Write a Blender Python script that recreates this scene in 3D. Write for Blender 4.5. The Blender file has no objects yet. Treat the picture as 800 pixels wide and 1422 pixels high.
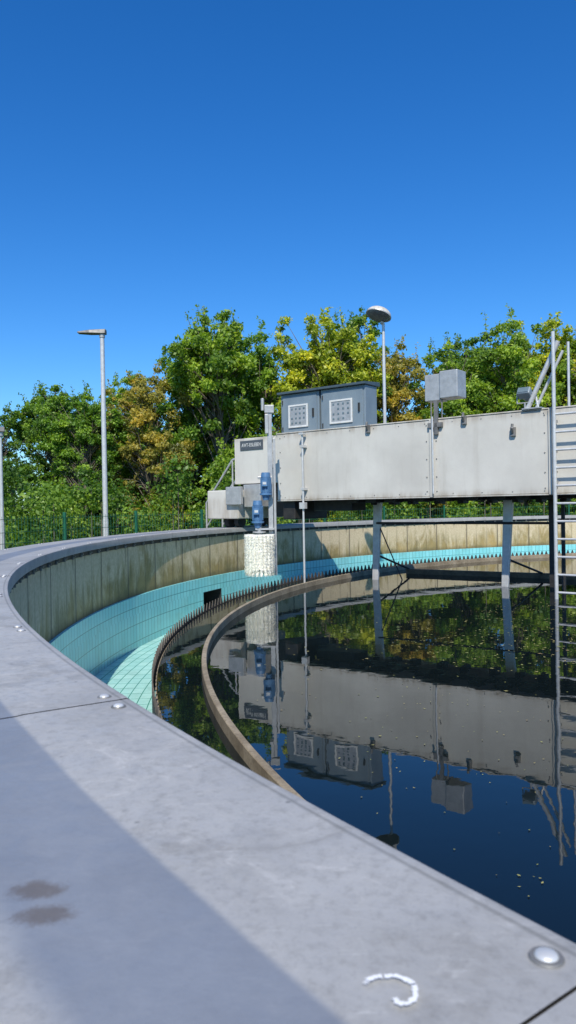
import bpy, math, random
import numpy as np
from mathutils import Vector, Matrix

random.seed(7); rng = np.random.default_rng(11)
scene = bpy.context.scene
CX, CY = 11.46, 8.80          # tank centre
scene.view_settings.view_transform = 'Standard'
scene.view_settings.look = 'None'
scene.view_settings.exposure = 0

# ------------------------------------------------------------ materials
class NT:
    def __init__(s, name):
        s.m = bpy.data.materials.new(name); s.m.use_nodes = True
        s.t = s.m.node_tree; s.b = s.t.nodes['Principled BSDF']
    def n(s, typ, **kw):
        nd = s.t.nodes.new(typ)
        for k, v in kw.items(): setattr(nd, k, v)
        return nd
    def l(s, a, b): s.t.links.new(a, b)
    def coord(s, which='Object', scale=(1, 1, 1)):
        tc = s.n('ShaderNodeTexCoord'); mp = s.n('ShaderNodeMapping')
        mp.inputs['Scale'].default_value = scale
        s.l(tc.outputs[which], mp.inputs['Vector']); return mp.outputs['Vector']
    def noise(s, vec, scale, detail=4, rough=.6, dist=0):
        nd = s.n('ShaderNodeTexNoise'); s.l(vec, nd.inputs['Vector'])
        nd.inputs['Scale'].default_value = scale; nd.inputs['Detail'].default_value = detail
        nd.inputs['Roughness'].default_value = rough; nd.inputs['Distortion'].default_value = dist
        return nd.outputs['Fac']
    def ramp(s, fac, stops):
        nd = s.n('ShaderNodeValToRGB'); s.l(fac, nd.inputs['Fac']); cr = nd.color_ramp
        while len(cr.elements) < len(stops): cr.elements.new(.5)
        for e, (p, c) in zip(cr.elements, stops):
            e.position = p; e.color = (c[0], c[1], c[2], 1) if isinstance(c, (tuple, list)) else (c, c, c, 1)
        return nd.outputs['Color']
    def mix(s, fac, a, b, mode='MIX'):
        nd = s.n('ShaderNodeMix', data_type='RGBA', blend_type=mode)
        if isinstance(fac, (int, float)): nd.inputs[0].default_value = fac
        else: s.l(fac, nd.inputs[0])
        for i, x in ((6, a), (7, b)):
            if isinstance(x, (tuple, list)): nd.inputs[i].default_value = (x[0], x[1], x[2], 1)
            else: s.l(x, nd.inputs[i])
        return nd.outputs[2]
    def math(s, op, a, b=None, c=None):
        nd = s.n('ShaderNodeMath', operation=op)
        for i, x in enumerate((a, b, c)):
            if x is None: continue
            if isinstance(x, (int, float)): nd.inputs[i].default_value = x
            else: s.l(x, nd.inputs[i])
        return nd.outputs[0]
    def mrange(s, v, a, b, c=0., d=1., smooth=True):
        nd = s.n('ShaderNodeMapRange')
        if smooth: nd.interpolation_type = 'SMOOTHSTEP'
        s.l(v, nd.inputs[0])
        for i, x in enumerate((a, b, c, d)): nd.inputs[i + 1].default_value = x
        return nd.outputs[0]
    def bump(s, h, strength=.3, dist=.01):
        nd = s.n('ShaderNodeBump'); nd.inputs['Strength'].default_value = strength
        nd.inputs['Distance'].default_value = dist
        s.l(h, nd.inputs['Height']); s.l(nd.outputs['Normal'], s.b.inputs['Normal'])
    def base(s, c):
        if isinstance(c, (tuple, list)): s.b.inputs['Base Color'].default_value = (c[0], c[1], c[2], 1)
        else: s.l(c, s.b.inputs['Base Color'])
    def rough(s, v):
        if isinstance(v, (int, float)): s.b.inputs['Roughness'].default_value = v
        else: s.l(v, s.b.inputs['Roughness'])
    def metal(s, v): s.b.inputs['Metallic'].default_value = v
    def translucent(s, fac, col):
        tr = s.n('ShaderNodeBsdfTranslucent')
        if isinstance(col, (tuple, list)): tr.inputs['Color'].default_value = (*col, 1)
        else: s.l(col, tr.inputs['Color'])
        ms = s.n('ShaderNodeMixShader'); ms.inputs[0].default_value = fac
        out = [n for n in s.t.nodes if n.type == 'OUTPUT_MATERIAL'][0]
        s.l(s.b.outputs[0], ms.inputs[1]); s.l(tr.outputs[0], ms.inputs[2]); s.l(ms.outputs[0], out.inputs['Surface'])

def simple(name, c1, c2, rough=.5, metal=0., scale=6, zs=1., bump=.1):
    k = NT(name); v = k.coord('Object', (1, 1, zs))
    f = k.noise(v, scale, 6, .65)
    k.base(k.ramp(f, [(.3, c1), (.7, c2)])); k.rough(rough); k.metal(metal)
    k.bump(k.noise(v, scale * 8, 3), bump, .004)
    return k.m

M_galv = simple('galvanised_steel', (.33, .335, .33), (.50, .50, .49), .42, .35, 9)
M_galv_d = simple('dull_steel', (.12, .12, .115), (.26, .25, .235), .55, .3, 7)
M_dark = simple('dark_steel', (.015, .015, .016), (.04, .038, .035), .6, .1, 7)
M_alu = simple('aluminium_tube', (.50, .50, .49), (.66, .66, .64), .38, .3, 12)
M_blue = simple('blue_motor_paint', (.05, .13, .26), (.09, .20, .36), .45, 0, 14)
M_cab = simple('cabinet_grey_blue', (.17, .215, .25), (.22, .27, .30), .4, .1, 4, .4)
M_cabroof = simple('cabinet_roof', (.05, .075, .09), (.08, .11, .13), .45, .1, 4)
M_white = simple('white_panel', (.56, .56, .54), (.68, .68, .65), .4, 0, 9)
M_glass = simple('tinted_inspection_glass', (.10, .14, .16), (.16, .21, .23), .12, 0, 5)
k = NT('nylon_bristle'); k.base((.86, .84, .75)); k.rough(.7); k.translucent(.3, (.86, .84, .74)); M_brist = k.m
k = NT('bristle_mass'); v_ = k.coord('Object', (1, 1, .25)); nb1 = k.noise(v_, 55, 4, .7)
k.base(k.ramp(nb1, [(.3, (.66, .63, .52)), (.5, (.84, .82, .72)), (.7, (.92, .91, .84))])); k.rough(.85); k.bump(nb1, .35, .006); M_core = k.m
M_rubber = simple('rubber', (.012, .012, .012), (.03, .03, .03), .8, 0, 9)
M_fence = simple('green_fence_coating', (.01, .09, .05), (.02, .13, .07), .45, 0, 9)
M_lampshade = simple('lamp_opal', (.40, .37, .30), (.70, .67, .60), .35, 0, 14)
M_sign = simple('sign_plate', (.06, .07, .08), (.09, .10, .11), .4, 0, 9)
M_chalk = simple('chalk_paint', (.72, .72, .71), (.85, .85, .84), .9, 0, 300)
M_brown = simple('rusty_timber', (.09, .06, .035), (.24, .17, .10), .8, 0, 5, 1, .4)
M_weir = simple('weir_plate_steel', (.035, .03, .025), (.12, .10, .075), .6, .2, 5)

# coping sheet
k = NT('weathered_coping_sheet')
co = k.coord('Object')
sep = k.n('ShaderNodeSeparateXYZ'); k.l(co, sep.inputs[0])
x2 = k.math('MULTIPLY', sep.outputs[0], sep.outputs[0]); y2 = k.math('MULTIPLY', sep.outputs[1], sep.outputs[1])
r = k.math('SQRT', k.math('ADD', x2, y2))
wob = k.math('MULTIPLY', k.math('SUBTRACT', k.noise(co, 1.1, 2), .5), .02)
rw = k.math('ADD', r, wob)
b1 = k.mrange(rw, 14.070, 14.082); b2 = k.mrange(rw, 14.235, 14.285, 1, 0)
band = k.math('MULTIPLY', b1, b2)  # bluish shade strip along the coping, painted into the sheet colour
n1 = k.noise(co, 2.3, 7, .7); n2 = k.noise(co, 55, 5, .75); n3 = k.noise(co, 9, 6, .7, 1.5); n5 = k.noise(co, 260, 3, .7); n8 = k.noise(co, 5, 8, .75, .8)
base = k.ramp(n1, [(.3, (.305, .30, .285)), (.5, (.37, .365, .35)), (.75, (.445, .44, .42))])
base = k.mix(k.mrange(n2, .45, .75, 0, .6), base, (.23, .225, .21))
base = k.mix(k.mrange(n8, .52, .66, 0, .45), base, (.22, .21, .19))
base = k.mix(k.mrange(n3, .56, .72, 0, .5), base, (.53, .52, .50))
base = k.mix(k.mrange(n5, .55, .75, 0, .4), base, (.18, .18, .175))
sp = k.n('ShaderNodeTexVoronoi'); k.l(co, sp.inputs['Vector']); sp.inputs['Scale'].default_value = 26
spk = k.math('MULTIPLY', k.mrange(sp.outputs['Distance'], .05, .14, 1, 0), k.mrange(k.noise(co, 7, 2), .50, .60))
base = k.mix(k.math('MULTIPLY', spk, .6), base, (.11, .11, .105))
ms_ = k.n('ShaderNodeMapping'); k.l(co, ms_.inputs[0]); ms_.inputs['Rotation'].default_value = (0, 0, math.radians(-57)); ms_.inputs['Scale'].default_value = (6, 150, 1)
sc = k.noise(ms_.outputs[0], 1.5, 3, .6, .6)
base = k.mix(k.math('MULTIPLY', k.mrange(sc, .63, .70), k.mrange(n3, .48, .6, 0, .35)), base, (.62, .62, .60))
base = k.mix(k.math('MULTIPLY', k.mrange(r, 13.856, 13.860), k.mrange(r, 13.861, 13.867, .5, 0)), base, (.12, .12, .11))
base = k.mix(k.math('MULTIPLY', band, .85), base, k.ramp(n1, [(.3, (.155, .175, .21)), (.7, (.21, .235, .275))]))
for (px, py) in ((-.2735, .782), (-.2496, .7336)):
    c = k.n('ShaderNodeVectorMath', operation='SUBTRACT'); k.l(co, c.inputs[0]); c.inputs[1].default_value = (px - CX, py - CY, 0)
    mp = k.n('ShaderNodeMapping'); k.l(c.outputs[0], mp.inputs[0]); mp.inputs['Scale'].default_value = (1, 1.5, 0); mp.inputs['Rotation'].default_value = (0, 0, .25)
    ln = k.n('ShaderNodeVectorMath', operation='LENGTH'); k.l(mp.outputs[0], ln.inputs[0])
    dd = k.math('ADD', ln.outputs['Value'], k.math('MULTIPLY', k.math('SUBTRACT', k.noise(co, 60, 5, .8), .5), .06))
    f = k.mrange(dd, .014, .038, .75, 0)
    base = k.mix(f, base, (.12, .10, .085))
k.base(base); k.rough(k.mrange(n3, .3, .7, .45, .7)); k.metal(.05)
k.bump(n2, .35, .002)
M_coping = k.m

# stained concrete wall (uv: arc metres, z)
k = NT('stained_concrete_wall')
tc = k.n('ShaderNodeTexCoord'); uv = tc.outputs['UV']
su = k.n('ShaderNodeSeparateXYZ'); k.l(uv, su.inputs[0])
mp = k.n('ShaderNodeMapping'); k.l(uv, mp.inputs[0]); mp.inputs['Scale'].default_value = (1.8, .6, 1)
st = k.noise(mp.outputs[0], 2.0, 7, .72, .8)
n1 = k.noise(uv, 1.3, 6, .7); n2 = k.noise(uv, 22, 5, .7); n6 = k.noise(uv, .45, 3, .6)
col = k.ramp(n2, [(.3, (.50, .40, .25)), (.7, (.68, .57, .38))])
hz = k.mrange(su.outputs[1], .15, .95, .22, -.12, False)
stf = k.mrange(k.math('ADD', k.math('ADD', st, hz), k.math('MULTIPLY', k.math('SUBTRACT', n6, .5), .7)), .44, .74)
col = k.mix(k.math('MULTIPLY', stf, .85), col, k.ramp(n1, [(.3, (.12, .11, .034)), (.5, (.26, .19, .06)), (.72, (.44, .29, .09))]))
mp2 = k.n('ShaderNodeMapping'); k.l(uv, mp2.inputs[0]); mp2.inputs['Scale'].default_value = (4, .3, 1)
dr = k.noise(mp2.outputs[0], 2.5, 4, .6); dh = k.mrange(su.outputs[1], .50, 1.0, -.16, .10, False)
col = k.mix(k.mrange(k.math('ADD', dr, dh), .58, .72, 0, .62), col, (.09, .07, .045))
hb = k.mrange(k.math('ADD', su.outputs[1], k.math('MULTIPLY', k.math('SUBTRACT', n1, .5), .16)), .17, .30, .6, 0)   # damp tide line
col = k.mix(hb, col, (.10, .085, .04))
fr = k.math('ABSOLUTE', k.math('SUBTRACT', k.math('FRACT', k.math('DIVIDE', su.outputs[0], 1.115)), .5))
ln = k.mrange(fr, .008, .02, 1, 0)
fr2 = k.math('ABSOLUTE', k.math('SUBTRACT', k.math('FRACT', k.math('DIVIDE', su.outputs[0], .372)), .5))
ln2 = k.math('MULTIPLY', k.mrange(fr2, .02, .10, 1, 0), k.mrange(k.math('ADD', n1, hz), .35, .65))
col = k.mix(k.math('MULTIPLY', ln, .75), col, (.05, .045, .035))
col = k.mix(k.math('MULTIPLY', ln2, .35), col, (.10, .08, .04))
k.base(col); k.rough(.9); k.bump(n2, .5, .006)
M_wall = k.m

def tile_mat(name, c1, c2, mort, tw, th, dirt, rough):
    k = NT(name); tc = k.n('ShaderNodeTexCoord'); uv = tc.outputs['UV']
    br = k.n('ShaderNodeTexBrick'); k.l(uv, br.inputs['Vector']); br.offset = 0
    br.inputs['Scale'].default_value = 1; br.inputs['Brick Width'].default_value = tw; br.inputs['Row Height'].default_value = th
    br.inputs['Mortar Size'].default_value = .006; br.inputs['Mortar Smooth'].default_value = .2
    br.inputs['Color1'].default_value = (*c1, 1); br.inputs['Color2'].default_value = (*c2, 1); br.inputs['Mortar'].default_value = (*mort, 1)
    n1 = k.noise(uv, 2.0, 6, .7)
    mp = k.n('ShaderNodeMapping'); k.l(uv, mp.inputs[0]); mp.inputs['Scale'].default_value = (4, .5, 1)
    n2 = k.noise(mp.outputs[0], 3, 5, .7)
    c = k.mix(k.mrange(n1, .45, .75, 0, dirt), br.outputs['Color'], (.18, .32, .26))
    c = k.mix(k.mrange(n2, .55, .8, 0, dirt * .8), c, (.44, .62, .57))
    k.base(c); k.rough(rough); k.bump(br.outputs['Fac'], -.4, .004)
    return k.m
M_tile = tile_mat('turquoise_wall_tiles', (.22, .61, .64), (.28, .67, .70), (.09, .26, .27), .125, .25, .4, .25)
M_tilef = tile_mat('turquoise_floor_tiles', (.42, .76, .70), (.50, .82, .75), (.05, .27, .20), .25, .125, .45, .2)

k = NT('weir_edge_concrete'); tc = k.coord('Object')
n1 = k.noise(tc, 3, 6, .7); n2 = k.noise(tc, 40, 4, .7)
k.base(k.mix(k.mrange(n2, .4, .7, 0, .5), k.ramp(n1, [(.3, (.17, .13, .08)), (.55, (.34, .28, .19)), (.8, (.44, .38, .28))]), (.10, .08, .05)))
k.rough(.75); k.bump(n2, .5, .005); M_edge = k.m

# bridge panels
k = NT('weathered_bridge_panel'); tc = k.coord('Object'); 
mpv = k.coord('Object', (3, 3, .35))
n1 = k.noise(mpv, 1.6, 6, .7); n2 = k.noise(tc, 1.2, 5, .6); n3 = k.noise(tc, 30, 4, .7)
c = k.ramp(n2, [(.3, (.49, .47, .42)), (.7, (.61, .59, .53))])
c = k.mix(k.mrange(n1, .50, .72, 0, .32), c, (.38, .35, .29))
sz = k.n('ShaderNodeSeparateXYZ'); k.l(tc, sz.inputs[0])
edge = k.math('MAXIMUM', k.mrange(sz.outputs[2], 2.70, 2.86, 0, 1), k.mrange(sz.outputs[2], 1.57, 1.70, 1, 0))
c = k.mix(k.math('MULTIPLY', edge, k.mrange(n1, .38, .62, .05, .55)), c, (.26, .21, .15))
c = k.mix(k.mrange(n3, .6, .8, 0, .3), c, (.30, .26, .21))
k.base(c); k.rough(.6); k.metal(.0); k.bump(k.math('ADD', n3, k.math('MULTIPLY', n2, 3)), .25, .004); M_panel = k.m

# water
k = NT('dark_still_water'); tc = k.coord('Object')
n = k.noise(tc, 1.7, 3, .5); n4 = k.noise(tc, 14, 2, .5)
k.base((.005, .009, .010)); k.rough(.012); k.b.inputs['IOR'].default_value = 1.42
k.bump(k.math('ADD', n, k.math('MULTIPLY', n4, .05)), .06, .03)
M_water = k.m

k = NT('floating_leaf'); oi = k.coord('Object'); 
k.base(k.ramp(k.noise(oi, 3, 2), [(.35, (.17, .20, .05)), (.5, (.34, .32, .11)), (.65, (.26, .19, .08))])); k.rough(.7); M_fleaf = k.m

# foliage
k = NT('leaf_foliage')
at = k.n('ShaderNodeAttribute'); at.attribute_name = 'tint'
oi = k.n('ShaderNodeObjectInfo')
v = at.outputs['Fac']
g = k.ramp(v, [(0, (.26, .36, .32)), (.30, (.62, .75, .66)), (.55, (1.08, 1.1, .9)), (.8, (1.55, 1.45, 1.05)), (1, (2.1, 1.7, 1.2))])
c = k.mix(1., g, oi.outputs['Color'], 'MULTIPLY')
k.base(c); k.rough(.45); k.b.inputs['Specular IOR Level'].default_value = .4
k.translucent(.40, k.mix(1., c, (1.65, 1.7, .5), 'MULTIPLY'))
M_leaf = k.m
M_bark = simple('bark', (.07, .06, .045), (.20, .17, .13), .9, 0, 12, .2, .6)

k = NT('grass_ground'); tc = k.coord('Object')
n1 = k.noise(tc, .35, 6, .7); n2 = k.noise(tc, 18, 5, .8)
k.base(k.mix(k.mrange(n2, .35, .7, 0, .6), k.ramp(n1, [(.35, (.045, .075, .02)), (.65, (.10, .11, .04))]), (.15, .13, .07)))
k.rough(.95); k.bump(n2, .8, .05); M_ground = k.m
M_path = simple('concrete_path', (.22, .21, .19), (.34, .33, .30), .9, 0, 6, 1, .3)

# ------------------------------------------------------------ mesh helpers
def empty(name, parent=None):
    o = bpy.data.objects.new(name, None); scene.collection.objects.link(o)
    o.empty_display_size = .2
    if parent: o.parent = parent
    return o

class MB:
    def __init__(s): s.v = []; s.f = []
    def add(s, vs, fs):
        b = len(s.v); s.v += [tuple(p) for p in vs]; s.f += [tuple(i + b for i in f) for f in fs]
    def hexa(s, P):
        s.add(P, [(0, 3, 2, 1), (4, 5, 6, 7), (0, 1, 5, 4), (1, 2, 6, 5), (2, 3, 7, 6), (3, 0, 4, 7)])
    def box(s, c, d, M=None):
        P = [Vector((sx * d[0] / 2, sy * d[1] / 2, sz * d[2] / 2)) for sz in (-1, 1) for sx, sy in ((-1, -1), (1, -1), (1, 1), (-1, 1))]
        if M: P = [M @ p for p in P]
        s.hexa([p + Vector(c) for p in P])
    def tube(s, a, b, r1, r2=None, n=12, cap=True):
        if r2 is None: r2 = r1
        a = Vector(a); b = Vector(b); d = (b - a).normalized()
        x = d.orthogonal().normalized(); y = d.cross(x)
        vs = []
        for p, r in ((a, r1), (b, r2)):
            for i in range(n):
                t = 2 * math.pi * i / n; vs.append(p + (x * math.cos(t) + y * math.sin(t)) * r)
        fs = [(i, (i + 1) % n, n + (i + 1) % n, n + i) for i in range(n)]
        if cap: fs += [tuple(range(n - 1, -1, -1)), tuple(range(n, 2 * n))]
        s.add(vs, fs)
    def path(s, pts, r, n=10):
        for a, b in zip(pts[:-1], pts[1:]): s.tube(a, b, r, r, n)
        for p in pts[1:-1]: s.ball(p, r * 1.01, 8, 6)
    def ball(s, c, r, n=16, m=8, sc=(1, 1, 1), M=None, lo=-90, hi=90):
        vs = []
        for j in range(m + 1):
            ph = math.radians(lo + (hi - lo) * j / m)
            for i in range(n):
                t = 2 * math.pi * i / n
                p = Vector((math.cos(ph) * math.cos(t) * r * sc[0], math.cos(ph) * math.sin(t) * r * sc[1], math.sin(ph) * r * sc[2]))
                if M: p = M @ p
                vs.append(p + Vector(c))
        fs = [(j * n + i, j * n + (i + 1) % n, (j + 1) * n + (i + 1) % n, (j + 1) * n + i) for j in range(m) for i in range(n)]
        s.add(vs, fs)
    def obj(s, name, mat, parent=None, bevel=0, smooth=False):
        me = bpy.data.meshes.new(name); me.from_pydata(s.v, [], s.f); me.materials.append(mat); me.update()
        if smooth:
            me.polygons.foreach_set('use_smooth', [True] * len(me.polygons))
            try: me.set_sharp_from_angle(angle=math.radians(40))
            except Exception: pass
        o = bpy.data.objects.new(name, me); scene.collection.objects.link(o)
        if parent: o.parent = parent
        if bevel:
            b = o.modifiers.new('bevel', 'BEVEL'); b.width = bevel; b.segments = 2; b.limit_method = 'ANGLE'
        return o

def lathe(name, prof, mat, parent, n=384, a0=0, a1=360, origin=(CX, CY, 0), uvmode='wall', smooth=True, skip=None):
    vs = []; uvs = []
    for i in range(n + 1):
        t = math.radians(a0 + (a1 - a0) * i / n)
        for j, (r, z) in enumerate(prof):
            vs.append((r * math.cos(t), r * math.sin(t), z))
            uvs.append((t * prof[0][0], z if uvmode == 'wall' else r))
    m = len(prof); fs = []
    for i in range(n):
        if skip and skip(a0 + (a1 - a0) * (i + .5) / n): continue
        for j in range(m - 1):
            fs.append((i * m + j, (i + 1) * m + j, (i + 1) * m + j + 1, i * m + j + 1))
    me = bpy.data.meshes.new(name); me.from_pydata(vs, [], fs); me.materials.append(mat)
    ul = me.uv_layers.new(name='UVMap')
    for lp in me.loops: ul.data[lp.index].uv = uvs[lp.vertex_index]
    if smooth:
        me.polygons.foreach_set('use_smooth', [True] * len(me.polygons))
        me.set_sharp_from_angle(angle=math.radians(35))
    me.update()
    o = bpy.data.objects.new(name, me); scene.collection.objects.link(o); o.location = origin
    if parent: o.parent = parent
    return o

def pol(r, adeg, z=0): 
    t = math.radians(adeg); return Vector((CX + r * math.cos(t), CY + r * math.sin(t), z))

# ------------------------------------------------------------ ground
lathe('ground', [(14.45, -.2), (30, -.2), (90, -.2), (900, -.2)], M_ground, None, 96, smooth=False)
lathe('path', [(14.47, -.196), (15.6, -.196)], M_path, None, 192, smooth=False)

# ------------------------------------------------------------ tank
tank = empty('clarifier_tank')
lathe('concrete_wall', [(13.90, .14), (13.90, 1.0)], M_wall, tank, 512)
lathe('outer_wall', [(14.46, 1.0), (14.46, -.25)], M_wall, tank, 384)
hole = lambda a: 157.0 < a < 160.1
lathe('tile_lining_top', [(13.90, .165), (13.872, .16), (13.87, -.10)], M_tile, tank, 720)
lathe('tile_lining_base', [(13.87, -.10), (13.87, -.62)], M_tile, tank, 720, skip=hole)
mb = MB()
A, B = 157.0, 160.0
for (p, q) in (((13.87, A), (14.35, A)), ((14.35, A), (14.35, B)), ((14.35, B), (13.87, B))):
    a = pol(*p); b = pol(*q)
    mb.add([(a.x, a.y, -.62), (b.x, b.y, -.62), (b.x, b.y, -.10), (a.x, a.y, -.10)], [(0, 1, 2, 3)])
a = [pol(13.87, A, -.10), pol(14.35, A, -.10), pol(14.35, B, -.10), pol(13.87, B, -.10)]; mb.add(a, [(0, 1, 2, 3)])
mb.obj('outlet_recess', M_dark, tank)
lathe('channel_floor', [(13.88, -.60), (12.1, -.60)], M_tilef, tank, 512, uvmode='floor')
WC = (CX + .07, CY - .5, 0); BC_ = (CX, CY - .8, 0)
lathe('weir_wall', [(12.84, -.62), (12.84, -.01), (12.80, -.01), (12.80, -.4)], M_edge, tank, 512, origin=WC)
N = 560; vs = []; fs = []
prof_t = [(0, .01), (.28, .105), (.42, .105), (.70, .01)]
for i in range(N):
    for (fr_, zt) in prof_t:
        t = 2 * math.pi * (i + fr_) / N
        for (rr, zz) in ((12.868, -.18), (12.868, zt), (12.858, zt), (12.858, -.18)):
            vs.append((WC[0] + rr * math.cos(t), WC[1] + rr * math.sin(t), zz))
NN = N * len(prof_t)
for i in range(NN):
    j = (i + 1) % NN
    for q in range(3): fs.append((i * 4 + q, j * 4 + q, j * 4 + q + 1, i * 4 + q + 1))
mb = MB(); mb.v = vs; mb.f = fs; mb.obj('sawtooth_weir', M_weir, tank)
lathe('scum_baffle', [(12.335, -.3), (12.335, .082), (12.33, .087), (12.295, .087), (12.29, .082), (12.29, -.3)], M_edge, tank, 512, origin=BC_)

# coping plates
NS = 78; step = 360 / NS; a_s = 211.5
vs = []; fs = []
prof = [(13.858, .955), (13.841, .957), (13.840, 1.032), (13.843, 1.038), (13.850, 1.0405), (13.862, 1.040), (14.06, 1.040), (14.075, 1.0385), (14.25, 1.0385), (14.27, 1.040), (14.53, 1.040), (14.538, 1.036), (14.54, 1.03), (14.54, .95)]
for sgi in range(NS):
    dz = random.uniform(-.0012, .0012); g = math.degrees(.0016 / 14)
    aa = a_s + sgi * step + g; ab = a_s + (sgi + 1) * step - g; base = len(vs); m = len(prof); K = 6
    for i in range(K + 1):
        t = math.radians(aa + (ab - aa) * i / K)
        for (r_, z_) in prof: vs.append((r_ * math.cos(t), r_ * math.sin(t), z_ + dz))
    for i in range(K):
        for j in range(m - 1):
            fs.append((base + i * m + j, base + i * m + j + 1, base + (i + 1) * m + j + 1, base + (i + 1) * m + j))
mb = MB(); mb.v = vs; mb.f = fs
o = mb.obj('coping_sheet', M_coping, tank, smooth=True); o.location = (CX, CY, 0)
lathe('wall_crown', [(13.885, .9), (13.885, 1.030), (14.50, 1.030), (14.50, .9)], M_dark, tank, 384)
mb = MB(); mw = MB()
for sgi in range(NS):
    a = a_s + sgi * step
    for da in (-.16, .22):
        for rr in (13.885, 14.48):
            p = pol(rr, a + da, 1.040)
            mw.tube(p, p + Vector((0, 0, .002)), .0155, .0145, 20)
            mb.ball(p + Vector((0, 0, .002)), .0105, 16, 5, (1, 1, .45), None, 0, 90)
mw.obj('bolt_washers', M_galv_d, tank, smooth=True); mb.obj('bolt_heads', M_alu, tank, smooth=True)
mb = MB()
for i in range(234):
    a = a_s + i * step / 3
    p = pol(13.885, a, .93); t = math.radians(a)
    M = Matrix.Rotation(t, 3, 'Z')
    mb.box(p, (.03, .035, .07), M)
    mb.tube(p + M @ Vector((-.03, 0, 0)), p, .012, n=8)
mb.obj('coping_clips', M_galv_d, tank)

# chalk mark
pts = [(.0570, .6115), (.0590, .6150), (.0625, .6180), (.0688, .6205), (.0765, .6212), (.0841, .6210), (.0912, .6175), (.0959, .6123), (.0978, .6050), (.0969, .5979), (.0935, .5905), (.0881, .5862), (.0835, .5860), (.0809, .5880), (.0790, .5949)]
mb = MB(); L = []; R = []
rr_ = random.Random(3)
P_ = []
for a, b in zip(pts[:-1], pts[1:]):
    for j in range(4): P_.append(Vector(a).lerp(Vector(b), j / 4))
for i, p in enumerate(P_):
    d = (P_[min(i + 1, len(P_) - 1)] - P_[max(i - 1, 0)]).normalized(); nrm = Vector((-d.y, d.x))
    L.append((*(p + nrm * rr_.uniform(.0012, .0034)), 1.0432)); R.append((*(p - nrm * rr_.uniform(.0012, .0034)), 1.0432))
n_ = len(P_); mb.add(L + R, [(i, i + 1, n_ + i + 1, n_ + i) for i in range(n_ - 1) if rr_.random() > .06])
mb.obj('chalk_mark', M_chalk)

# ------------------------------------------------------------ water
lathe('water', [(12.83, 0), (6, 0), (.001, 0)], M_water, None, 192, smooth=False, origin=WC)
vs = []; fs = []
def leafat(x, y, s, z=.004):
    a = random.uniform(0, 6.28); c, n = math.cos(a) * s, math.sin(a) * s; w = random.uniform(.4, .8); b = len(vs)
    vs.extend([(x - c, y - n, z), (x + n * w, y - c * w, z), (x + c, y + n, z + .002), (x - n * w, y + c * w, z)])
    fs.append((b, b + 1, b + 2, b + 3))
for i in range(1500):
    while True:
        x = random.uniform(-1, 12); y = random.uniform(1, 20)
        if math.hypot(x - CX, y - CY + .8) < 12.2: break
    leafat(x, y, random.uniform(.004, .013) * (1 if y > 4 else .7))
for i in range(150):
    x = random.uniform(.4, 2.8); y = random.uniform(2.4, 5.6); leafat(x, y, random.uniform(.003, .008))
for i in range(750):
    c = random.choice([(3.2, 7.3), (2.4, 8.6), (4.4, 8.0), (3.6, 10.0), (1.9, 7.6), (2.9, 6.6)])
    leafat(c[0] + random.gauss(0, .8), c[1] + random.gauss(0, .4), random.uniform(.007, .022))
mb = MB(); mb.v = vs; mb.f = fs; mb.obj('floating_leaves', M_fleaf)

# ------------------------------------------------------------ bridge
P0 = Vector((-1.07, 15.1, 0)); E = Vector((.79, -.613, 0)); NB = Vector((.613, .79, 0))
def BP(t, o, z): return P0 + E * t + NB * o + Vector((0, 0, z))
MBR = Matrix((E, NB, Vector((0, 0, 1)))).transposed()
def bb(mb, t0, t1, o0, o1, z0, z1):
    mb.hexa([BP(t0, o0, z0), BP(t1, o0, z0), BP(t1, o1, z0), BP(t0, o1, z0), BP(t0, o0, z1), BP(t1, o0, z1), BP(t1, o1, z1), BP(t0, o1, z1)])
bridge = empty('scraper_bridge')
mb = MB()
js = [1.1, 4.42, 6.40, 9.8, 13.2, 16.6]
for a, b in zip(js[:-1], js[1:]):
    bb(mb, a + .006, b - .006, 0, .06, 1.575, 2.85)
    bb(mb, a + .006, b - .006, 1.34, 1.40, 1.575, 2.85)
bb(mb, 0, 1.094, .03, .09, 1.92, 2.84); bb(mb, 0, 1.094, 1.30, 1.36, 1.92, 2.84); bb(mb, -.03, .0, .03, 1.36, 1.92, 2.84)
mb.obj('side_panels', M_panel, bridge, bevel=.012)
mb = MB()
bb(mb, 1.1, 16.6, -.012, .075, 2.853, 2.875); bb(mb, 1.1, 16.6, 1.33, 1.41, 2.853, 2.875)
bb(mb, 1.1, 16.6, -.012, .10, 1.552, 1.572); bb(mb, 1.1, 16.6, 1.30, 1.41, 1.552, 1.572)
mb.obj('edge_flanges', M_panel, bridge, bevel=.005)
mb = MB()
bb(mb, .0, 16.6, .10, 1.29, 1.93, 1.97)
for i in range(12): bb(mb, 1.5 + i * 1.25, 1.6 + i * 1.25, .1, 1.3, 1.60, 1.92)
mb.obj('walkway_deck', M_galv_d, bridge)
mb = MB()
for j in js[1:]:
    bb(mb, j - .025, j + .025, -.035, -.002, 1.56, 2.86)
mb.obj('joint_strips', M_panel, bridge, bevel=.006)
mb = MB()
for j in js:
    for s in (-.09, .09):
        for z in (1.66, 1.9, 2.2, 2.5, 2.77):
            p = BP(j + s, 0, z); mb.tube(p, p - NB * .010, .010, n=8)
for i in range(30):
    for z in (2.80, 1.62):
        p = BP(1.3 + i * .5, 0, z); mb.tube(p, p - NB * .008, .008, n=8)
mb.obj('panel_bolts', M_galv_d, bridge)
mb = MB()
for t in (2.55, 2.95, 3.35, 3.9, 4.35, 4.9, 5.35, 5.75, 6.15):
    bb(mb, t, t + .22, .25, .55, 1.49, 1.56)
    bb(mb, t + .05, t + .16, 1.0, 1.25, 1.45, 1.56)
bb(mb, 2.3, 16, .6, .75, 1.50, 1.58)
mb.obj('underside_brackets', M_dark, bridge, bevel=.01)
mb = MB()
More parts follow.
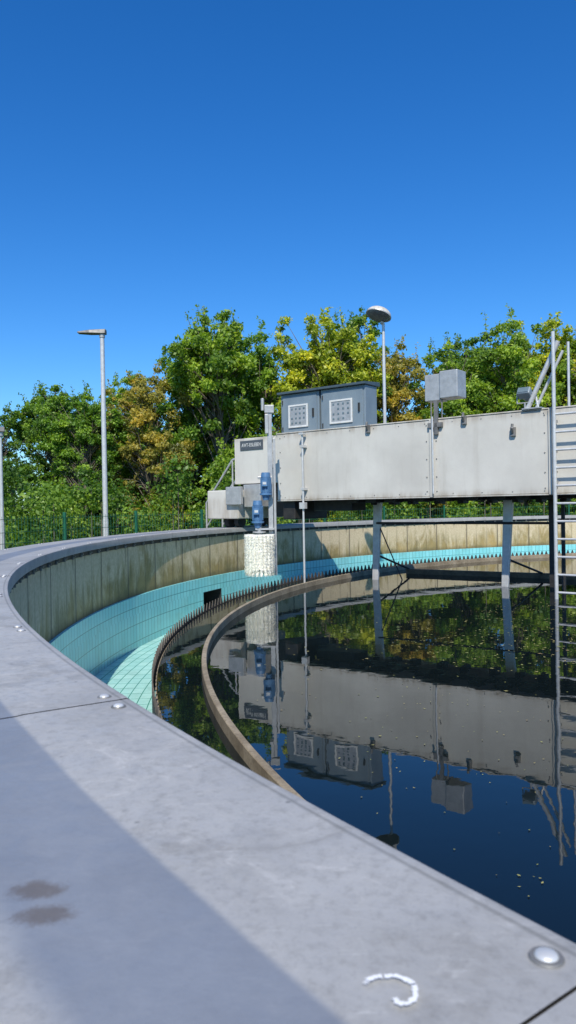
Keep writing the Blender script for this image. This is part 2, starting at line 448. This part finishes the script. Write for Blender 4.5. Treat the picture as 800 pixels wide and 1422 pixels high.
for t, z in ((5.02, 2.80), (5.83, 2.55), (3.2, 2.80)):
    bb(mb, t - .04, t + .04, -.05, -.003, z - .07, z + .07)
    mb.tube(BP(t, -.05, z - .02), BP(t + .02, -.12, z + .06), .018)
    mb.tube(BP(t, -.08, z + .02), BP(t + .01, -.08, z + .12), .022)
mb.obj('lugs', M_galv_d, bridge, bevel=.006)
mb = MB(); mb.tube(BP(4.47, -.06, 2.9), BP(4.47, -.06, 1.62), .016); mb.obj('conduit', M_alu, bridge, smooth=True)
mb = MB(); bb(mb, -.55, .30, -.25, 1.2, 1.22, 1.80); mb.obj('carriage_housing', M_panel, bridge, bevel=.02)
mb = MB(); bb(mb, .04, .44, -.34, -.254, 1.50, 1.86); bb(mb, .305, .75, -.1, 1.0, 1.45, 1.90); mb.obj('drive_housing', M_galv, bridge, bevel=.015)
mb = MB(); 
for o in (0.0, 1.0):
    c = BP(-.15, o, 1.165); mb.tube(c - E * .06, c + E * .06, .125, n=24)
    c2 = BP(.12, o, 1.165); mb.tube(c2 - E * .05, c2 + E * .05, .125, n=24)
mb.obj('wheels', M_rubber, bridge, smooth=True)
mb = MB()
bb(mb, 1.15, 1.45, .1, 1.2, 1.2, 1.57); bb(mb, .75, 1.15, .3, 1.1, 1.25, 1.9)
bb(mb, 1.6, 2.5, .5, 1.0, 1.35, 1.56)
mb.obj('drive_gear', M_dark, bridge, bevel=.02)
mb = MB()
for t in (2.60, 5.20):
    a = BP(t + .11, 1.1, 1.56); b = BP(t, 1.12, -.3)
    w0, w1 = .085, .055
    mb.hexa([b - E * w1 - NB * .03, b + E * w1 - NB * .03, b + E * w1 + NB * .03, b - E * w1 + NB * .03,
             a - E * w0 - NB * .04, a + E * w0 - NB * .04, a + E * w0 + NB * .04, a - E * w0 + NB * .04])
mb.obj('skimmer_legs', M_alu, bridge, bevel=.01)
mb = MB()
mb.tube(BP(2.7, 1.05, 1.10), BP(6.2, 1.05, 1.10), .022)
bb(mb, 6.02, 6.12, 1.0, 1.1, -.2, 1.56); bb(mb, 6.22, 6.27, 1.0, 1.05, -.2, 1.56)
mb.tube(BP(2.75, 1.1, 1.0), BP(3.1, 1.3, .0), .012)
mb.tube(BP(2.6, 1.12, .5), BP(2.6, 2.5, .1), .02); mb.tube(BP(5.2, 1.12, .5), BP(5.3, 2.75, .1), .02)
mb.obj('skimmer_frame', M_dark, bridge)
mb = MB()
mb.hexa([BP(2.55, 2.45, -.1), BP(6.6, 2.9, -.1), BP(6.6, 2.98, -.1), BP(2.55, 2.53, -.1), BP(2.55, 2.45, .10), BP(6.6, 2.9, .10), BP(6.6, 2.98, .10), BP(2.55, 2.53, .10)])
mb.obj('skimmer_board', M_brown, bridge, bevel=.01)
mb = MB()
mb.tube(BP(1.80, -.10, 2.80), BP(1.80, -.10, -.2), .02, n=10)
bb(mb, 1.76, 1.84, -.13, -.003, 2.55, 2.60); bb(mb, 1.76, 1.84, -.13, -.003, 1.75, 1.80); bb(mb, 1.75, 1.85, -.15, -.05, 2.79, 2.83)
bb(mb, 1.74, 1.86, -.15, -.06, 1.40, 1.52)
mb.obj('probe_pole', M_alu, bridge, bevel=.003)
mb = MB(); mb.tube((CX, CY - 1, -.5), (CX, CY - 1, 1.5), .6, n=32); mb.obj('centre_column', M_edge, tank, smooth=True)

sign = empty('name_sign')
mb = MB(); bb(mb, .14, .74, .012, .027, 2.60, 2.79); mb.obj('plate', M_sign, sign, bevel=.004)
cu = bpy.data.curves.new('lettering', 'FONT'); cu.body = 'AWT-EISLEBEN'; cu.size = .095; cu.align_x = 'CENTER'; cu.align_y = 'CENTER'; cu.extrude = .001
cu.materials.append(M_white)
to = bpy.data.objects.new('lettering', cu); scene.collection.objects.link(to)
R3 = Matrix((E, Vector((0, 0, 1)), -NB)).transposed().to_4x4()
to.matrix_world = Matrix.Translation(BP(.44, .009, 2.695)) @ R3 @ Matrix.Diagonal((.8, 1.1, 1, 1)); to.parent = sign

# cabinets
for (t0, t1) in ((1.15, 2.06), (2.10, 3.08)):
    cab = empty('control_cabinet')
    z0, z1 = 2.80, 3.62
    mb = MB(); bb(mb, t0, t1, .10, .50, z0, z1); mb.obj('housing', M_cab, cab, bevel=.012)
    mb = MB()
    mb.hexa([BP(t0 - .04, .02, z1 + .002), BP(t1 + .03, .02, z1 + .002), BP(t1 + .03, .56, z1 + .002), BP(t0 - .04, .56, z1 + .002),
             BP(t0 - .04, .02, z1 + .045), BP(t1 + .03, .02, z1 + .045), BP(t1 + .03, .56, z1 + .085), BP(t0 - .04, .56, z1 + .085)])
    mb.obj('roof', M_cabroof, cab, bevel=.006)
    w = t1 - t0
    mb = MB(); bb(mb, t0 + .05, t1 - .05, .085, .098, z0 + .05, z1 - .04); mb.obj('door', M_cab, cab, bevel=.008)
    a, b, c, d = t0 + .22 * w, t1 - .27 * w, z0 + .16, z1 - .22
    mb = MB()
    for q in ((a, a + .035, c, d), (b - .035, b, c, d), (a + .036, b - .036, d - .035, d), (a + .036, b - .036, c, c + .035)):
        bb(mb, q[0], q[1], .06, .083, q[2], q[3])
    mb.obj('window_frame', M_white, cab, bevel=.006)
    mb = MB(); bb(mb, a + .03, b - .03, .070, .083, c + .03, d - .03); mb.obj('window', M_galv, cab)
    mb = MB()
    for i in range(4):
        for j in range(4):
            tt = a + .09 + i * (b - a - .18) / 3; zz = c + .09 + j * (d - c - .17) / 3
            if (i, j) in ((0, 2), (3, 0)): continue
            bb(mb, tt - .020, tt + .020, .062, .069, zz - .016, zz + .018)
    mb.obj('gauges', M_glass, cab, bevel=.003)
    mb = MB()
    bb(mb, t1 - .14, t1 - .11, .06, .083, z0 + .34, z0 + .50)
    for z in (z0 + .15, z1 - .15): mb.tube(BP(t0 + .05, .08, z - .04), BP(t0 + .05, .08, z + .04), .012)
    mb.obj('handle_and_hinges', M_dark, cab)

eb = empty('electrical_box')
mb = MB(); bb(mb, 4.32, 4.60, -.02, .26, 3.17, 3.61); mb.obj('grey_case', M_galv, eb, bevel=.01)
mb = MB(); bb(mb, 4.606, 4.93, -.06, .28, 3.19, 3.64); mb.obj('light_case', M_galv, eb, bevel=.015)
mb = MB(); bb(mb, 4.50, 4.56, -.06, -.01, 2.60, 3.17); mb.tube(BP(4.62, .0, 3.18), BP(4.62, .0, 2.87), .012)
mb.tube(BP(4.44, -.03, 3.16), BP(4.44, -.03, 2.75), .012); bb(mb, 4.38, 4.64, -.06, -.005, 2.72, 2.80)
mb.obj('post', M_galv_d, eb, bevel=.004)

fl = empty('floodlight')
c = BP(6.02, -.02, 3.13)
Mt = MBR @ Matrix.Rotation(math.radians(-35), 3, 'X')
mb = MB(); mb.box(c, (.20, .15, .13), Mt); mb.tube(c + Mt @ Vector((0, .07, 0)), c + Mt @ Vector((0, .15, 0)), .06, .045, 16); mb.obj('head', M_cab, fl, bevel=.02)
mb = MB(); mb.box(c + Mt @ Vector((0, -.078, 0)), (.16, .01, .095), Mt); mb.obj('lens', M_glass, fl)
mb = MB(); mb.path([BP(5.90, -.02, 3.13), BP(5.90, -.02, 2.98), BP(6.14, -.02, 2.98), BP(6.14, -.02, 3.13)], .010, 8); mb.tube(BP(6.02, -.02, 2.98), BP(6.02, -.02, 2.87), .014); mb.obj('yoke', M_galv, fl)

st = empty('support_strut')
mb = MB(); mb.tube(BP(6.05, .0, 2.88), BP(6.53, .0, 3.86), .036); mb.tube(BP(6.16, .06, 2.88), BP(6.58, .06, 3.72), .022)
mb.tube(BP(6.16, .05, 3.10), BP(6.2, .05, 2.90), .018)
mb.obj('tubes', M_alu, st, smooth=True)
mb = MB(); bb(mb, 5.98, 6.28, -.05, .12, 2.877, 2.895); mb.obj('foot', M_galv, st)

la = empty('access_ladder')
mb = MB()
mb.tube(BP(6.50, -.14, -.15), BP(6.50, -.14, 3.98), .028); mb.tube(BP(6.96, -.14, -.15), BP(6.96, -.14, 3.98), .028)
mb.tube(BP(6.64, .12, 2.88), BP(6.64, .12, 3.85), .02)
mb.obj('rails', M_alu, la, smooth=True)
mb = MB()
for i in range(14):
    z = .10 + i * .265
    if z < 2.95: mb.tube(BP(6.51, -.14, z), BP(6.95, -.14, z), .018, n=10)
mb.obj('rungs', M_alu, la, smooth=True)
mb = MB()
for z in (1.75, 2.65):
    for t in (6.5, 6.96): bb(mb, t - .02, t + .02, -.13, -.036, z - .02, z + .02)
mb.obj('standoffs', M_galv, la)

ml = empty('mast_lamp')
pb = BP(2.68, 1.46, 1.9)
mb = MB(); mb.tube(pb - Vector((0, 0, .3)), (pb.x, pb.y, 5.02), .038, .028, 14); mb.tube((pb.x, pb.y, 5.0), (pb.x - .05, pb.y - .03, 5.12), .03, .04, 14); mb.obj('pole', M_alu, ml, smooth=True)
Ml = Matrix.Rotation(math.radians(18), 3, 'Y') @ Matrix.Rotation(math.radians(-10), 3, 'X')
hc = (pb.x - .10, pb.y - .08, 5.17)
mb = MB(); mb.ball(hc, .25, 32, 8, (1, 1, .60), Ml, 0, 90); mb.obj('canopy', M_lampshade, ml, smooth=True)
mb = MB(); mb.ball(hc, .235, 32, 8, (1, 1, .38), Ml, -90, 0); mb.obj('diffuser', M_galv_d, ml, smooth=True)
mb = MB(); mb.tube(Vector(hc) + Ml @ Vector((0, 0, -.015)), Vector(hc) + Ml @ Vector((0, 0, .004)), .256, .256, 32); mb.obj('rim', M_galv, ml)

# brush cleaner (over the weir)
bc = empty('brush_cleaner')
bx, by = -.52, 13.30
mb = MB(); cx_, cy_ = -.31, 13.45
mb.box((cx_, cy_, 1.73), (.085, .085, 3.06)); mb.box((cx_ + .075, cy_ + .02, 1.45), (.045, .05, 2.5))
mb.box((cx_, cy_, 3.22), (.17, .13, .14)); mb.box((cx_ - .05, cy_ - .03, 2.95), (.06, .12, .35)); mb.tube((cx_ - .12, cy_, 3.2), (cx_ - .12, cy_, 3.42), .03)
mb.box((cx_ - .10, cy_, 1.98), (.26, .09, .05)); mb.box((cx_ + .02, cy_ + .3, 2.2), (.1, .6, .08)); mb.box((cx_ + .02, cy_ + .3, 2.7), (.1, .6, .08))
mb.obj('column', M_galv, bc, bevel=.006)
def motor(x, y, z, s, nm):
    mb = MB()
    mb.tube((x, y, z - .16 * s), (x, y, z + .16 * s), .095 * s, n=24)
    mb.tube((x, y, z + .161 * s), (x, y, z + .25 * s), .10 * s, .085 * s, 24)
    mb.tube((x, y, z - .20 * s), (x, y, z - .161 * s), .125 * s, n=24)
    for i in range(20):
        t = i * math.pi / 10; mb.box((x + math.cos(t) * .1 * s, y + math.sin(t) * .1 * s, z), (.02 * s, .006, .29 * s), Matrix.Rotation(t, 3, 'Z'))
    mb.box((x - .02, y - .12 * s, z + .03), (.11 * s, .07 * s, .12 * s))
    mb.tube((x, y, z - .30 * s), (x, y, z - .201 * s), .06 * s, .085 * s, 16)
    mb.obj(nm, M_blue, bc, smooth=True)
    mb = MB(); mb.box((x - .02, y - .158 * s, z + .03), (.07 * s, .004, .05 * s)); mb.obj(nm + '_nameplate', M_alu, bc)
motor(-.39, 13.30, 1.84, .9, 'upper_motor'); motor(-.545, 13.30, 1.34, .9, 'lower_motor')
mb = MB(); mb.tube((bx, by, .3), (bx, by, 1.08), .04); mb.box((bx + .1, by + .06, 1.05), (.34, .2, .03)); mb.tube((bx - .0, by, .985), (bx, by, 1.01), .12, n=32); mb.obj('spindle', M_galv, bc)
# opaque ribbed bristle mass with ragged lower fringe
rb = random.Random(5); nb_, mz = 180, 26; RIB = 20; vs = []
for j in range(mz + 1):
    f = j / mz
    for i in range(nb_):
        a = 2 * math.pi * i / nb_; rib = abs(math.sin(RIB * a / 2)) ** .7; rid = int(i * RIB / nb_)
        zlow = .315 - .05 * rib + .02 * math.sin(rid * 7.3)
        z = zlow + (.955 - zlow) * f
        rr2 = .238 + .026 * rib + .004 * math.cos(2 * math.pi * z / .055) + rb.uniform(-.003, .003)
        if j == 0: rr2 -= .03
        vs.append((bx + rr2 * math.cos(a), by + rr2 * math.sin(a), z))
fs = [(j * nb_ + i, j * nb_ + (i + 1) % nb_, (j + 1) * nb_ + (i + 1) % nb_, (j + 1) * nb_ + i) for j in range(mz) for i in range(nb_)]
fs += [tuple(range(mz * nb_, (mz + 1) * nb_))]
c0 = len(vs); vs.append((bx, by, .36)); fs += [(c0, (i + 1) % nb_, i) for i in range(nb_)]
mb = MB(); mb.v = vs; mb.f = fs; mb.obj('bristle_body', M_core, bc)
mb = MB()
for i in range(9000):   # protruding tips
    a = 2 * math.pi * (random.randrange(RIB) + .5) / RIB + random.gauss(0, .07)
    z = random.uniform(.30, .95); r1 = random.uniform(.268, .288)
    aa = a + random.gauss(0, .05); w = .0028; dz = random.gauss(-.012, .014)
    p = Vector((bx + math.cos(a) * .24, by + math.sin(a) * .24, z)); q = Vector((bx + math.cos(aa) * r1, by + math.sin(aa) * r1, z + dz))
    sd = Vector((-math.sin(a), math.cos(a), 0)) * w if i % 3 else Vector((0, 0, w))
    mb.add([p - sd, p + sd, q + sd * .6, q - sd * .6], [(0, 1, 2, 3)])
for i in range(RIB):
    a = 2 * math.pi * (i + .5) / RIB
    for j in range(70):
        aa = a + random.gauss(0, .05); rr = random.uniform(.20, .285)
        p = Vector((bx + math.cos(aa) * rr * .85, by + math.sin(aa) * rr * .85, .31)); q = Vector((bx + math.cos(aa) * rr, by + math.sin(aa) * rr, .255 - random.random() * .045))
        sd = Vector((-math.sin(a), math.cos(a), 0)) * .004; mb.add([p - sd, p + sd, q + sd * .6, q - sd * .6], [(0, 1, 2, 3)])
mb.obj('bristles', M_brist, bc)

hr = empty('stair_handrail')
mb = MB()
for dx, dy in ((0, 0), (.25, 1.0)):
    mb.path([(-1.75 + dx, 15.9 + dy, -.2), (-1.75 + dx, 15.9 + dy, 1.55), (-1.15 + dx, 15.55 + dy, 2.45), (-.9 + dx, 15.4 + dy, 2.5)], .021)
    mb.path([(-1.74 + dx, 15.9 + dy, 1.05), (-1.15 + dx, 15.55 + dy, 1.95)], .018)
    mb.tube((-1.15 + dx, 15.55 + dy, 2.45), (-1.15 + dx, 15.55 + dy, 1.2), .018)
mb.obj('rails', M_galv, hr, smooth=True)

def street_lamp(x, y, H, ang, s=1.):
    e = empty('street_lamp')
    mb = MB(); mb.tube((x, y, -.2), (x, y, 1.2), .085 * s, .08 * s, 16); mb.tube((x, y, 1.2), (x, y, H), .068 * s, .055 * s, 16); mb.obj('pole', M_alu, e, smooth=True)
    R = Matrix.Rotation(ang, 3, 'Z')
    mb = MB(); 
    P = []
    for (l, w, z0, z1) in ((-.10, .10, -.05, .07), (.30, .14, -.04, .05), (.62, .10, -.02, .02)):
        P.append([(l, -w, z0), (l, w, z0), (l, w * .8, z1), (l, -w * .8, z1)])
    vs = [R @ Vector(p) + Vector((x, y, H + .02)) for q in P for p in q]
    fs = [(0, 3, 2, 1), (8, 9, 10, 11)] + [(s_ * 4 + i, s_ * 4 + (i + 1) % 4, s_ * 4 + 4 + (i + 1) % 4, s_ * 4 + 4 + i) for s_ in (0, 1) for i in range(4)]
    mb.add(vs, fs); mb.obj('led_head', M_galv_d, e, bevel=.015)
    mb = MB(); mb.tube((x, y, H - .12), (x, y, H + .05), .07, .07, 16); mb.obj('collar', M_galv, e)
street_lamp(-4.69, 19.0, 5.98, math.radians(180))
street_lamp(-6.58, 17.0, 3.30, math.radians(200), .7)

# ------------------------------------------------------------ fence
fe = empty('wire_fence')
mb = MB(); mp_ = MB(); RF = 17.2; n_p = 20; A0, A1 = 48, 206
for i in range(n_p):
    a0 = A0 + (A1 - A0) * i / n_p; a1 = A0 + (A1 - A0) * (i + 1) / n_p
    p = pol(RF, a0, -.2); q = pol(RF, a1, -.2)
    mp_.box(p + Vector((0, 0, .80)), (.06, .05, 1.62), Matrix.Rotation(math.radians(a0), 3, 'Z'))
    L_ = (q - p).length; n_v = int(L_ / .09)
    for j in range(1, n_v):
        r_ = p.lerp(q, j / n_v); mb.tube(r_ + Vector((0, 0, .04)), r_ + Vector((0, 0, 1.55)), .004, n=4, cap=False)
    for z in (.06, .26, .46, .66, .86, 1.06, 1.26, 1.5):
        mb.tube(p + Vector((0, 0, z)), q + Vector((0, 0, z)), .006, n=4, cap=False)
mb.obj('mesh_panels', M_fence, fe); mp_.obj('posts', M_fence, fe, bevel=.005)

# ------------------------------------------------------------ foliage
def leaf_arrays(P, D, size, tint):
    n = len(P)
    c = rng.normal(size=(n, 3)); c /= np.linalg.norm(c, axis=1)[:, None]
    c = c * .8 + D * .55 + np.array([0, 0, .45]); c /= np.linalg.norm(c, axis=1)[:, None]
    a = rng.normal(size=(n, 3)); a[:, 2] -= .5; a -= (a * c).sum(1)[:, None] * c; a /= np.linalg.norm(a, axis=1)[:, None]
    b = np.cross(c, a)
    L = size * rng.uniform(.55, 1.35, n)[:, None]; W = L * rng.uniform(.45, .7, n)[:, None]
    V = np.stack([P - a * L, P - b * W + c * L * .15, P + a * L, P + b * W + c * L * .15], 1).reshape(-1, 3)
    return V, tint
def build_foliage(name, V, tint, wood):
    nq = len(V) // 4; nw = len(wood.v)
    me = bpy.data.meshes.new(name)
    allv = np.concatenate([V, np.array(wood.v).reshape(-1, 3)]) if nw else V
    me.vertices.add(len(allv)); me.vertices.foreach_set('co', allv.astype(np.float32).ravel())
    wf = [f for f in wood.f]
    tot = [4] * nq + [len(f) for f in wf]
    idx = np.concatenate([np.arange(nq * 4), np.array([i + nq * 4 for f in wf for i in f], dtype=int)]) if wf else np.arange(nq * 4)
    me.loops.add(len(idx)); me.loops.foreach_set('vertex_index', idx.astype(np.int32))
    me.polygons.add(len(tot)); st_ = np.concatenate([[0], np.cumsum(tot)[:-1]])
    me.polygons.foreach_set('loop_start', st_.astype(np.int32))
    me.polygons.foreach_set('loop_total', np.array(tot, dtype=np.int32))
    mi = np.zeros(len(tot), dtype=np.int32); mi[nq:] = 1; me.polygons.foreach_set('material_index', mi)
    me.materials.append(M_leaf); me.materials.append(M_bark)
    me.update(calc_edges=True)
    at = me.attributes.new('tint', 'FLOAT', 'FACE'); tt = np.zeros(len(tot), dtype=np.float32); tt[:nq] = tint; at.data.foreach_set('value', tt)
    return me
def clump(c, cr, m, zs=.75):
    d = rng.normal(size=(m, 3)); d /= np.linalg.norm(d, axis=1)[:, None]
    g = d * (rng.uniform(.1, 1, m) ** .5)[:, None] * cr * rng.uniform(.7, 1.25, m)[:, None]
    g[:, 2] *= zs
    return g + np.array(c), d
def tree_mesh(name, H, W, ncl, per, seed):
    r = random.Random(seed); wood = MB()
    lean = Vector((r.uniform(-.3, .3), r.uniform(-.3, .3), 0))
    tr_ = [Vector((0, 0, -.1)), Vector((0, 0, H * .2)) + lean * .3, Vector((0, 0, H * .5)) + lean, Vector((0, 0, H * .82)) + lean * 1.5]
    rad = [.17, .13, .08, .03]
    for i in range(3): wood.tube(tr_[i], tr_[i + 1], rad[i], rad[i + 1], 8, False)
    lobes = []
    for i in range(12):
        h = r.uniform(.12, .93); a = r.uniform(0, 6.28)
        env = W * (math.sin(math.pi * min(1, (1.02 - h) * 1.25) * .5) ** .8) * (.8 + .2 * min(1, h * 3))
        d = env * r.uniform(.35, .82)
        lobes.append((Vector((math.cos(a) * d, math.sin(a) * d, h * H * .92)) + lean, r.uniform(.24, .38) * W * 1.2))
    lobes.append((Vector((0, 0, H * .86)) + lean, W * .30)); lobes.append((Vector((r.uniform(-.4, .4), 0, H * .55)) + lean, W * .55))
    Ps = []; Ts = []; Ds = []
    for i in range(ncl):
        lc, lr = r.choice(lobes)
        d = Vector((r.gauss(0, 1), r.gauss(0, 1), r.gauss(0, 1))).normalized()
        c = lc + d * lr * r.uniform(.55, 1.2); c.z = max(.4, min(H * .97, c.z)); 
        cr = r.uniform(.18, .47)
        if c.z > H * .8: cr *= .75
        att = min(2, int(c.z / H * 3)); s = tr_[att].lerp(tr_[att + 1], r.random())
        if s.z > c.z: s.z = c.z * .8
        mid = s.lerp(c, .5) + Vector((r.uniform(-.2, .2), r.uniform(-.2, .2), .15))
        wood.tube(s, mid, .036, .020, 5, False); wood.tube(mid, c, .020, .006, 5, False)
        m = int(per * (cr / .36) ** 2)
        p_, d_ = clump(c, cr, m, .7)
        Ps.append(p_); Ds.append(d_ * .6 + np.array(d) * .6); ct = r.gauss(.49, .17)
        Ts.append(np.clip(ct + rng.normal(0, .15, m), 0, 1) + (rng.random(m) < .03) * .35)
        if r.random() < .5:
            m2 = 26; tip = c + Vector((r.uniform(-.3, .3), r.uniform(-.3, .3), r.uniform(.4, 1.0)))
            f = rng.random((m2, 1)); Ps.append(np.array(c) * (1 - f) + np.array(tip) * f + rng.normal(0, .06, (m2, 3))); Ts.append(np.clip(rng.normal(.6, .12, m2), 0, 1))
            Ds.append(rng.normal(size=(m2, 3)) * .6)
            wood.tube(c, tip, .010, .004, 4, False)
    P = np.concatenate(Ps); T = np.clip(np.concatenate(Ts), 0, 1)
    V, T = leaf_arrays(P, np.concatenate(Ds), .068, T)
    return build_foliage(name, V, T, wood)
TM = [tree_mesh('tree_crown_%d' % i, 9.0, 3.0, 280, 215, 40 + i) for i in range(6)]
G = (.155, .265, .040); G2 = (.12, .215, .040); Y = (.34, .38, .045); Bn = (.31, .27, .07); G3 = (.21, .31, .045)
trees = [(-11.7, 30, 5.8, G2), (-15.5, 34, 6.2, G), (-9.9, 32, 7.4, G), (-8.9, 34, 7.2, G2), (-7.9, 29, 6.2, G), (-7.0, 33, 7.8, G3), (-5.3, 29.0, 7.2, Bn), (-4.4, 31, 8.9, G), (-2.3, 29.5, 10.0, G3), (-.6, 33, 9.7, G),
         (1.6, 31, 9.8, Y), (3.4, 35, 11.0, G2), (5.0, 33, 8.9, Bn), (7.0, 32, 9.0, G3), (9.0, 35, 10.0, G2), (10.3, 32, 9.8, G3), (12.4, 34, 10.2, Y), (14.3, 32, 10, G3), (17.5, 34, 9, G), (21, 35, 9.5, G2), (-20, 34, 6.5, G2), (25, 34, 9, G)]
for i, (x, y, top, col) in enumerate(trees):
    o = bpy.data.objects.new('tree', TM[i % 6]); scene.collection.objects.link(o)
    s = (top + .2) / 9.0
    o.location = (x, y, -.2); o.rotation_euler = (0, 0, i * 2.1); o.scale = (max(s, .8), max(s, .8), s); o.color = (*col, 1)

# hedge mass
Ps = []; Ts = []; Ds = []; wood = MB()
for i in range(330):
    a = random.uniform(40, 200); rr = random.uniform(20.3, 26); 
    if a > 150: rr = random.uniform(19.8, 25)
    top = random.uniform(1.2, 3.6) if a < 120 else random.uniform(.6, 3.2)
    c = pol(rr, a, random.uniform(.0, top)); cr = random.uniform(.35, .9)
    if math.hypot(c.x + 6.58, c.y - 17) < 1.2 or math.hypot(c.x + 4.69, c.y - 19) < 1.1: continue
    wood.tube((c.x, c.y, -.2), c, .03, .01, 5, False)
    m = int(330 * (cr / .7) ** 2)
    p_, d_ = clump(c, cr, m, .95)
    Ps.append(p_); Ds.append(d_); Ts.append(np.clip(random.gauss(.47, .22) + rng.normal(0, .14, m), 0, 1))
V, T = leaf_arrays(np.concatenate(Ps), np.concatenate(Ds), .07, np.concatenate(Ts))
o = bpy.data.objects.new('hedge', build_foliage('hedge', V, T, wood)); scene.collection.objects.link(o); o.color = (.15, .25, .045, 1)
Ps = []; Ts = []; Ds = []; wood = MB()
for i in range(420):
    x = random.uniform(-34, 44); y = random.uniform(37, 41); top = 3.8 if x < -9 else 5.5
    c = Vector((x, y, random.uniform(0, top))); cr = random.uniform(.9, 1.5)
    p_, d_ = clump(c, cr, 240, 1)
    Ps.append(p_); Ds.append(d_); Ts.append(np.clip(random.gauss(.35, .15) + rng.normal(0, .13, 240), 0, 1))
V, T = leaf_arrays(np.concatenate(Ps), np.concatenate(Ds), .14, np.concatenate(Ts))
o = bpy.data.objects.new('distant_woodland', build_foliage('distant_woodland', V, T, wood)); scene.collection.objects.link(o); o.color = (.11, .18, .04, 1)

# ------------------------------------------------------------ light
el = math.radians(46); sh = Vector((-.08, -.997, 0)).normalized()
S = Vector((sh.x * math.cos(el), sh.y * math.cos(el), math.sin(el)))
sd = bpy.data.lights.new('sun', 'SUN'); sd.energy = 5.0; sd.angle = math.radians(.5); sd.color = (1, .94, .83)
so = bpy.data.objects.new('sun', sd); scene.collection.objects.link(so); so.rotation_euler = (-S).to_track_quat('-Z', 'Y').to_euler()
w = bpy.data.worlds.new('World'); scene.world = w; w.use_nodes = True
nt = w.node_tree; bg = nt.nodes['Background']; sky = nt.nodes.new('ShaderNodeTexSky'); sky.sky_type = 'NISHITA'
sky.sun_disc = False; sky.sun_elevation = el; sky.sun_rotation = math.atan2(S.x, S.y); sky.air_density = 1.0; sky.dust_density = .4; sky.ozone_density = 2.0; sky.altitude = 0
hs = nt.nodes.new('ShaderNodeHueSaturation'); hs.inputs['Saturation'].default_value = 1.38
mx = nt.nodes.new('ShaderNodeMix'); mx.data_type = 'RGBA'; mx.blend_type = 'MULTIPLY'; mx.inputs[0].default_value = 1; mx.inputs[7].default_value = (.74, 1.08, 1.42, 1)
nt.links.new(sky.outputs[0], hs.inputs['Color']); nt.links.new(hs.outputs[0], mx.inputs[6]); nt.links.new(mx.outputs[2], bg.inputs[0]); bg.inputs[1].default_value = .117

# ------------------------------------------------------------ camera
cd = bpy.data.cameras.new('camera'); co_ = bpy.data.objects.new('camera', cd); scene.collection.objects.link(co_)
cd.sensor_fit = 'VERTICAL'; cd.sensor_height = 36; cd.lens = 26; cd.clip_start = .02; cd.clip_end = 3000
Rm = Matrix.Rotation(math.radians(90 - .39), 4, 'X') @ Matrix.Rotation(math.radians(-.97), 4, 'Z')
co_.matrix_world = Matrix.Translation((0, 0, 1.44)) @ Rm
cd.dof.use_dof = True; cd.dof.focus_distance = 11; cd.dof.aperture_fstop = 9
scene.camera = co_
